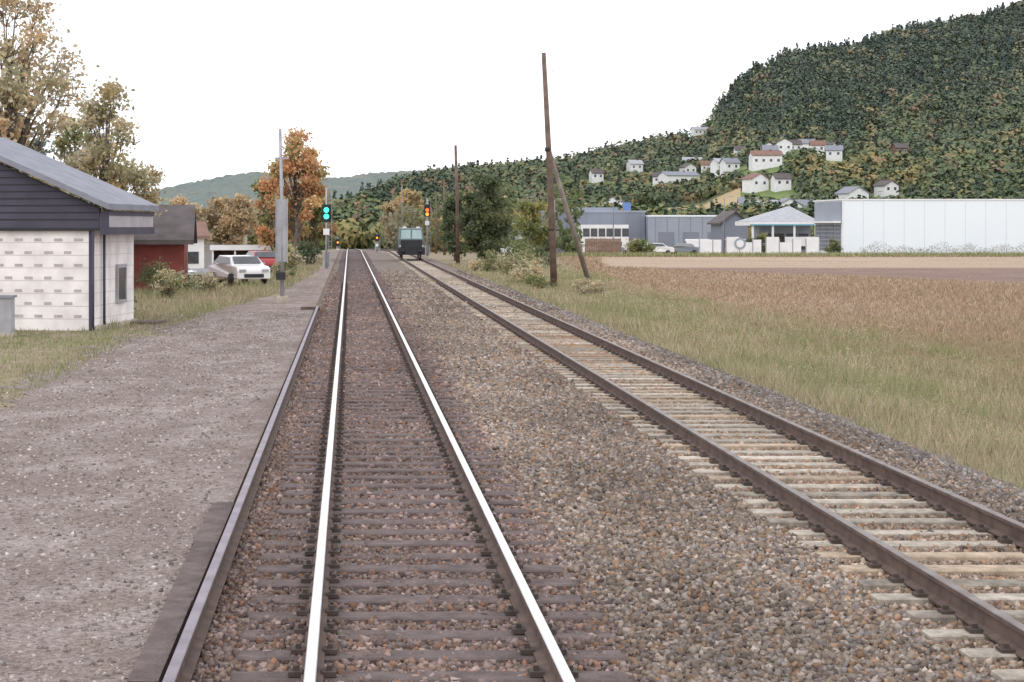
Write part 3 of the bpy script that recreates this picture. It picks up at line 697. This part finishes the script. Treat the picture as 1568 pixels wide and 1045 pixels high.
house('red_barn',-12.2,91,-.75,3.4,4.5,2.75,1.4,.05,M_red,M_roofd,'x',1,nw=1,ws=.25,chim=False)
house('white_house',-15.8,170,-1.7,4.0,5,3.4,1.1,.2,M_white,M_roofr,'x',1)
house('white_house',-13.4,185,-1.7,4.5,7,4,1.6,-.2,M_white,M_roofg,'y',1)
house('white_house',-19.6,200,-1.7,7,7,4,1.6,-.2,M_white,M_roofr,'y',1)
e=empty('open_shed',(-8.4,150,-1.5),.04)
boxes('roof_slab',[(-2.9,2.9,-2.5,2.5,2.35,2.6)],M_roofd,e); boxes('fascia',[(-2.95,2.95,-2.56,-2.51,2.2,2.62)],M_white,e)
boxes('posts',[(x,x+.15,-2.4,-2.25,0,2.35) for x in(-2.8,-1,.9,2.6)],M_white,e)
boxes('back_wall',[(-2.8,2.8,2.2,2.35,0,2.35)],M_wood,e); boxes('side_walls',[(-2.8,-2.7,-2.2,2.2,0,2.35)],M_bgrey,e)
def car(name,X,Y,rot,paint,L=4.2,Wd=1.72,van=False):
    z=float(gz(X,Y)); e=empty(name,(X,Y,z),rot); w=Wd/2
    if van: pr=[(-2.1,.35),(-2.1,.85),(-1.75,1.15),(-1.2,1.9),(-.8,1.98),(2.0,1.98),(2.1,1.85),(2.12,.9),(2.1,.4)]
    else: pr=[(-2.1,.35),(-2.1,.75),(-1.95,.95),(-1.3,1.02),(-.75,1.42),(.9,1.46),(1.7,1.05),(2.05,.95),(2.1,.4)]
    v=[];n=len(pr); zt=1.2 if van else 1.03
    for sx in (-1,1):
        for (yy,zz) in pr: v.append((sx*w*(1 if zz<zt else (.9 if van else .82)),yy,zz))
    f=[tuple(range(n))[::-1],tuple(range(n,2*n))]+[(i,(i+1)%n,(i+1)%n+n,i+n) for i in range(n)]
    o=mesh('body',v,f,paint,e); m=o.modifiers.new('b','BEVEL'); m.width=.05; m.segments=2
    if van:
        mesh('windscreens',[(-w*.82,-1.72,1.24),(w*.82,-1.72,1.24),(w*.78,-1.27,1.84),(-w*.78,-1.27,1.84)],[(0,1,2,3)],M_dark,e)
        boxes('rear_window',[(-w*.7,w*.7,2.13,2.15,1.25,1.75)],M_dark,e)
    else:
        mesh('windscreens',[(-w*.82,-1.27,1.07),(w*.82,-1.27,1.07),(w*.74,-.82,1.40),(-w*.74,-.82,1.40),(-w*.82,1.66,1.10),(w*.82,1.66,1.10),(w*.72,1.0,1.44),(-w*.72,1.0,1.44)],[(0,1,2,3),(5,4,7,6)],M_dark,e).location=(0,-.0,.03)
        S_=[]
        for sg in(-1,1): S_+=[(sg*(w*.98),-1.1,1.06),(sg*(w*.98),1.45,1.08),(sg*(w*.84),.85,1.4),(sg*(w*.84),-.72,1.37)]
        mesh('side_windows',S_,[(0,1,2,3),(4,7,6,5)],M_dark,e)
    tubes('tyres',[([(sg*w-.1,yy,.31),(sg*w+.02,yy,.31)],[.31,.31]) for sg in(-1,1) for yy in(-1.3,1.3)],M_black,e,18)
    tubes('hubcaps',[([(sg*(w+.021),yy,.31),(sg*(w+.03),yy,.31)],[.18,.17]) for sg in(-1,1) for yy in(-1.3,1.3)],M_galv,e,12)
    boxes('headlamps',[(-w+.1,-w+.45,-2.125,-2.101,.68,.82),(w-.45,w-.1,-2.125,-2.101,.68,.82)],M_galv,e)
    boxes('bumper_grille',[(-.5,.5,-2.125,-2.101,.42,.6)],M_black,e)
    return e
M_carw=mat('car_white',(.78,.77,.78),(.75,.74,.75),1,.25,spec=.5); M_carr=mat('car_red',(.35,.05,.06),(.3,.045,.05),1,.3); M_cargr=mat('car_grey',(.2,.22,.25),(.22,.24,.27),1,.3)
car('parked_car',-5.45,90,.42,M_carw)
car('parked_car',-5.3,112,.3,M_carr)
car('parked_car',-12.5,128,1.2,M_carw)
mesh('side_road',[(-40,118,float(gz(-40,118))+.02),(-5.5,118,float(gz(-5.5,118))+.05),(-5.5,138,float(gz(-5.5,138))+.05),(-40,138,float(gz(-40,138))+.02)],[(0,1,2,3)],mat('asphalt',(.20,.21,.22),(.24,.25,.26),1,.9))
# ------------------------------------------------------------------ industrial buildings right
def gb(y): return -.6+float(drop(y))
e=empty('white_warehouse',(0,215,gb(215)))
boxes('walls',[(58,125,0,13,-.5,6.45)],M_panel,e)
boxes('panel_seams',[(x,x+.06,-.012,-.003,.3,6.3) for x in np.arange(60.4,125,2.4)],M_seam,e)
boxes('roof_coping',[(57.8,125.1,-.08,13.1,6.45,6.62)],M_white,e)
boxes('plinth',[(58.03,125.05,-.05,-.013,-.5,.25)],M_galv,e)
boxes('side_glazing',[(57.9,57.99,.8+i*3,3.3+i*3,.5,3.6) for i in range(4)],M_bgreyd,e)
boxes('side_louvres',[(57.82,57.89,.6,12.4,.7+i*.5,.82+i*.5) for i in range(7)],M_galv,e)
boxes('side_canopy',[(57.0,57.88,.3,12.6,3.8,4.05)],M_white,e)
boxes('upper_cladding',[(57.9,57.99,.3,12.7,4.1,6.3)],M_bgrey,e)
boxes('corner_trim',[(57.93,58.12,-.03,-.014,-.4,6.4)],M_white,e)
e=empty('grey_industrial_hall',(0,300,-1.7))
boxes('office_block',[(25.7,30.7,0,20,-.5,4.8)],M_panel,e)
boxes('main_hall',[(30.71,48.2,-2,28,-.5,6.6)],M_bgreyd,e); boxes('hall_coping',[(30.6,48.3,-2.1,28.1,6.6,6.9)],M_bgrey,e)
boxes('right_hall',[(48.31,63,-4,28,-.5,5.9)],M_bgrey,e); boxes('right_coping',[(48.3,63.1,-4.1,28.1,5.9,6.15)],M_panel,e)
boxes('upper_block',[(37,45,6,26,6.9,7.5)],M_bgrey,e); boxes('roof_tank',[(45.6,46.8,4,5,6.9,8.3)],mat('blue_tank',(.16,.26,.5),(.13,.22,.45),1,.5),e)
boxes('seams',[(x,x+.08,-4.03,-4.003,0,5.8) for x in np.arange(49.5,63,1.9)]+[(x,x+.08,-2.03,-2.003,0,6.5) for x in np.arange(32,48,2.2)],M_seamd,e)
boxes('showroom',[(37.0,44.6,-8,-2.05,-.5,4.6)],M_white,e)
boxes('showroom_windows',[(37.3+i*1.25,38.35+i*1.25,-8.05,-8.003,2.7,4.0) for i in range(6)]+[(38,43.5,-8.05,-8.003,.2,1.9)],M_dark,e)
boxes('loading_doors',[(50+i*4,52.6+i*4,-4.06,-4.031,0,3.4) for i in range(3)],M_bgreyd,e)
boxes('office_windows',[(26.2+i*1.5,27.2+i*1.5,-.05,-.003,2.2,3.4) for i in range(3)],M_dark,e)
e=empty('brown_board_fence',(0,222,gb(222)))
boxes('boards',[(28.6+i*.22,28.8+i*.22,0,.03,0,2.0+random.uniform(-.04,.04)) for i in range(20)],M_wood,e); boxes('rails',[(28.6,33,.031,.08,.4,.5),(28.6,33,.031,.08,1.5,1.6)],M_wood,e)
house('workshop_building',23.6,250,gb(250),5,5,2.8,.8,.1,M_white,M_roofg,'x',1)
house('dark_house',53.6,258,gb(258),3.8,5,4.4,1.4,.1,M_bgreyd,M_roofd,'y',2)
e=empty('canopy_pavilion',(0,238,gb(238)))
mesh('hip_roof',[(52.0,-1,4.3),(61.0,-1,4.3),(61.0,8,4.3),(52.0,8,4.3),(57.8,3,6.3),(58.2,3.6,6.3)],[(0,1,4),(1,2,5,4),(2,3,5),(3,0,4,5),(0,3,2,1)],M_roofl,e)
boxes('fascia',[(51.9,61.1,-1.1,8.1,3.75,4.28)],M_white,e); boxes('posts',[(x,x+.25,-.9,-.65,0,3.75) for x in(52.2,54.8,57.6,60.6)],M_white,e)
boxes('kiosk',[(54,60.8,3,7.5,-.3,3.74)],M_bgrey,e); boxes('kiosk_windows',[(54.4+i*1.6,55.7+i*1.6,2.95,2.997,.6,2.7) for i in range(4)],M_dark,e)
boxes('teal_band',[(51.88,61.12,-1.14,-1.103,3.75,3.92)],M_teal,e); boxes('sign_wall',[(56,60.8,-3,-2.9,1.1,2.3)],M_white,e); boxes('sign_wall_legs',[(56.1,56.3,-2.88,-2.8,-.3,1.2),(60.5,60.7,-2.88,-2.8,-.3,1.2)],M_galv,e)
e=empty('white_yard_fence',(0,206,gb(206)))
boxes('panels',[(39.5+i*1.5,40.9+i*1.5-(.5 if i%3==1 else 0),0,.04,.25,1.8+.3*((i*7)%3-1)) for i in range(9)],M_white,e); boxes('posts',[(39.38+i*1.5,39.49+i*1.5,-.02,.08,0,1.9) for i in range(10)],M_galv,e)
v=[(44.0+.65*math.cos(a*math.pi/12),-.06,1.35+.65*math.sin(a*math.pi/12)) for a in range(24)]
mesh('round_sign',v,[tuple(range(24))],M_bgrey,e)
v=[(44.0+.42*math.cos(a*math.pi/12),-.08,1.35+.42*math.sin(a*math.pi/12)) for a in range(24)]
mesh('round_sign_centre',v,[tuple(range(24))],M_white,e)
for i,(x,y,r,p) in enumerate([(30.5,240,1.4,M_carw),(34.2,242,1.6,M_cargr),(38,243,1.5,M_carw),(42.5,232,1.3,M_cargr),(51.4,226,1.5,M_cargr),(22.5,232,1.4,M_carw),(36.5,218,1.6,M_carw)]):
    car('parked_car',x,y,r,p)
car('parked_van',45.5,236,1.5,M_carw,van=True)
for x,y,hh in((26.5,236,7),(35.5,246,7),(50,244,7.5)):
    l=empty('street_lamp',(x,y,gb(y))); tubes('pole',[([(0,0,0),(0,0,hh),(.7,0,hh+.2)],[.08,.06,.04])],M_galv,l); boxes('lamp_head',[(.6,1.2,-.1,.1,hh+.14,hh+.26)],M_galv,l)
# ------------------------------------------------------------------ world, sun, camera
w=bpy.data.worlds.new('World'); S.world=w; w.use_nodes=True; nt=w.node_tree
bg=nt.nodes['Background']; sk=nt.nodes.new('ShaderNodeTexSky'); sk.sky_type='NISHITA'; sk.sun_disc=False
sk.sun_elevation=math.radians(42); sk.sun_rotation=math.radians(200); sk.dust_density=3; sk.air_density=1
tc=nt.nodes.new('ShaderNodeTexCoord'); nz=nt.nodes.new('ShaderNodeTexNoise'); nz.inputs['Scale'].default_value=1.6; nz.inputs['Detail'].default_value=5
nt.links.new(tc.outputs['Generated'],nz.inputs['Vector'])
rp=nt.nodes.new('ShaderNodeValToRGB'); rp.color_ramp.elements[0].color=(9.6,9.6,10.2,1); rp.color_ramp.elements[1].color=(10.7,10.6,10.8,1); rp.color_ramp.elements[0].position=.3; rp.color_ramp.elements[1].position=.7
nt.links.new(nz.outputs['Fac'],rp.inputs['Fac'])
mx=nt.nodes.new('ShaderNodeMix'); mx.data_type='RGBA'; mx.inputs[0].default_value=.9
nt.links.new(sk.outputs[0],mx.inputs[6]); nt.links.new(rp.outputs['Color'],mx.inputs[7]); nt.links.new(mx.outputs[2],bg.inputs['Color'])
bg.inputs['Strength'].default_value=.15
sd=bpy.data.lights.new('sun','SUN'); sd.energy=.6; sd.angle=math.radians(25); sd.color=(1,.98,.96)
so=bpy.data.objects.new('sun',sd); so.rotation_euler=(math.radians(48),0,math.radians(-20)); COL.objects.link(so)
cd=bpy.data.cameras.new('camera'); cd.sensor_width=36; cd.lens=36*2800/1568; cd.shift_x=.1588; cd.shift_y=-.1119; cd.clip_end=9000; cd.clip_start=.1
co=bpy.data.objects.new('camera',cd); co.location=(0,0,2.62); co.rotation_euler=(math.radians(90),0,0); COL.objects.link(co); S.camera=co
S.view_settings.view_transform='Standard'; S.view_settings.look='None'; S.view_settings.exposure=0
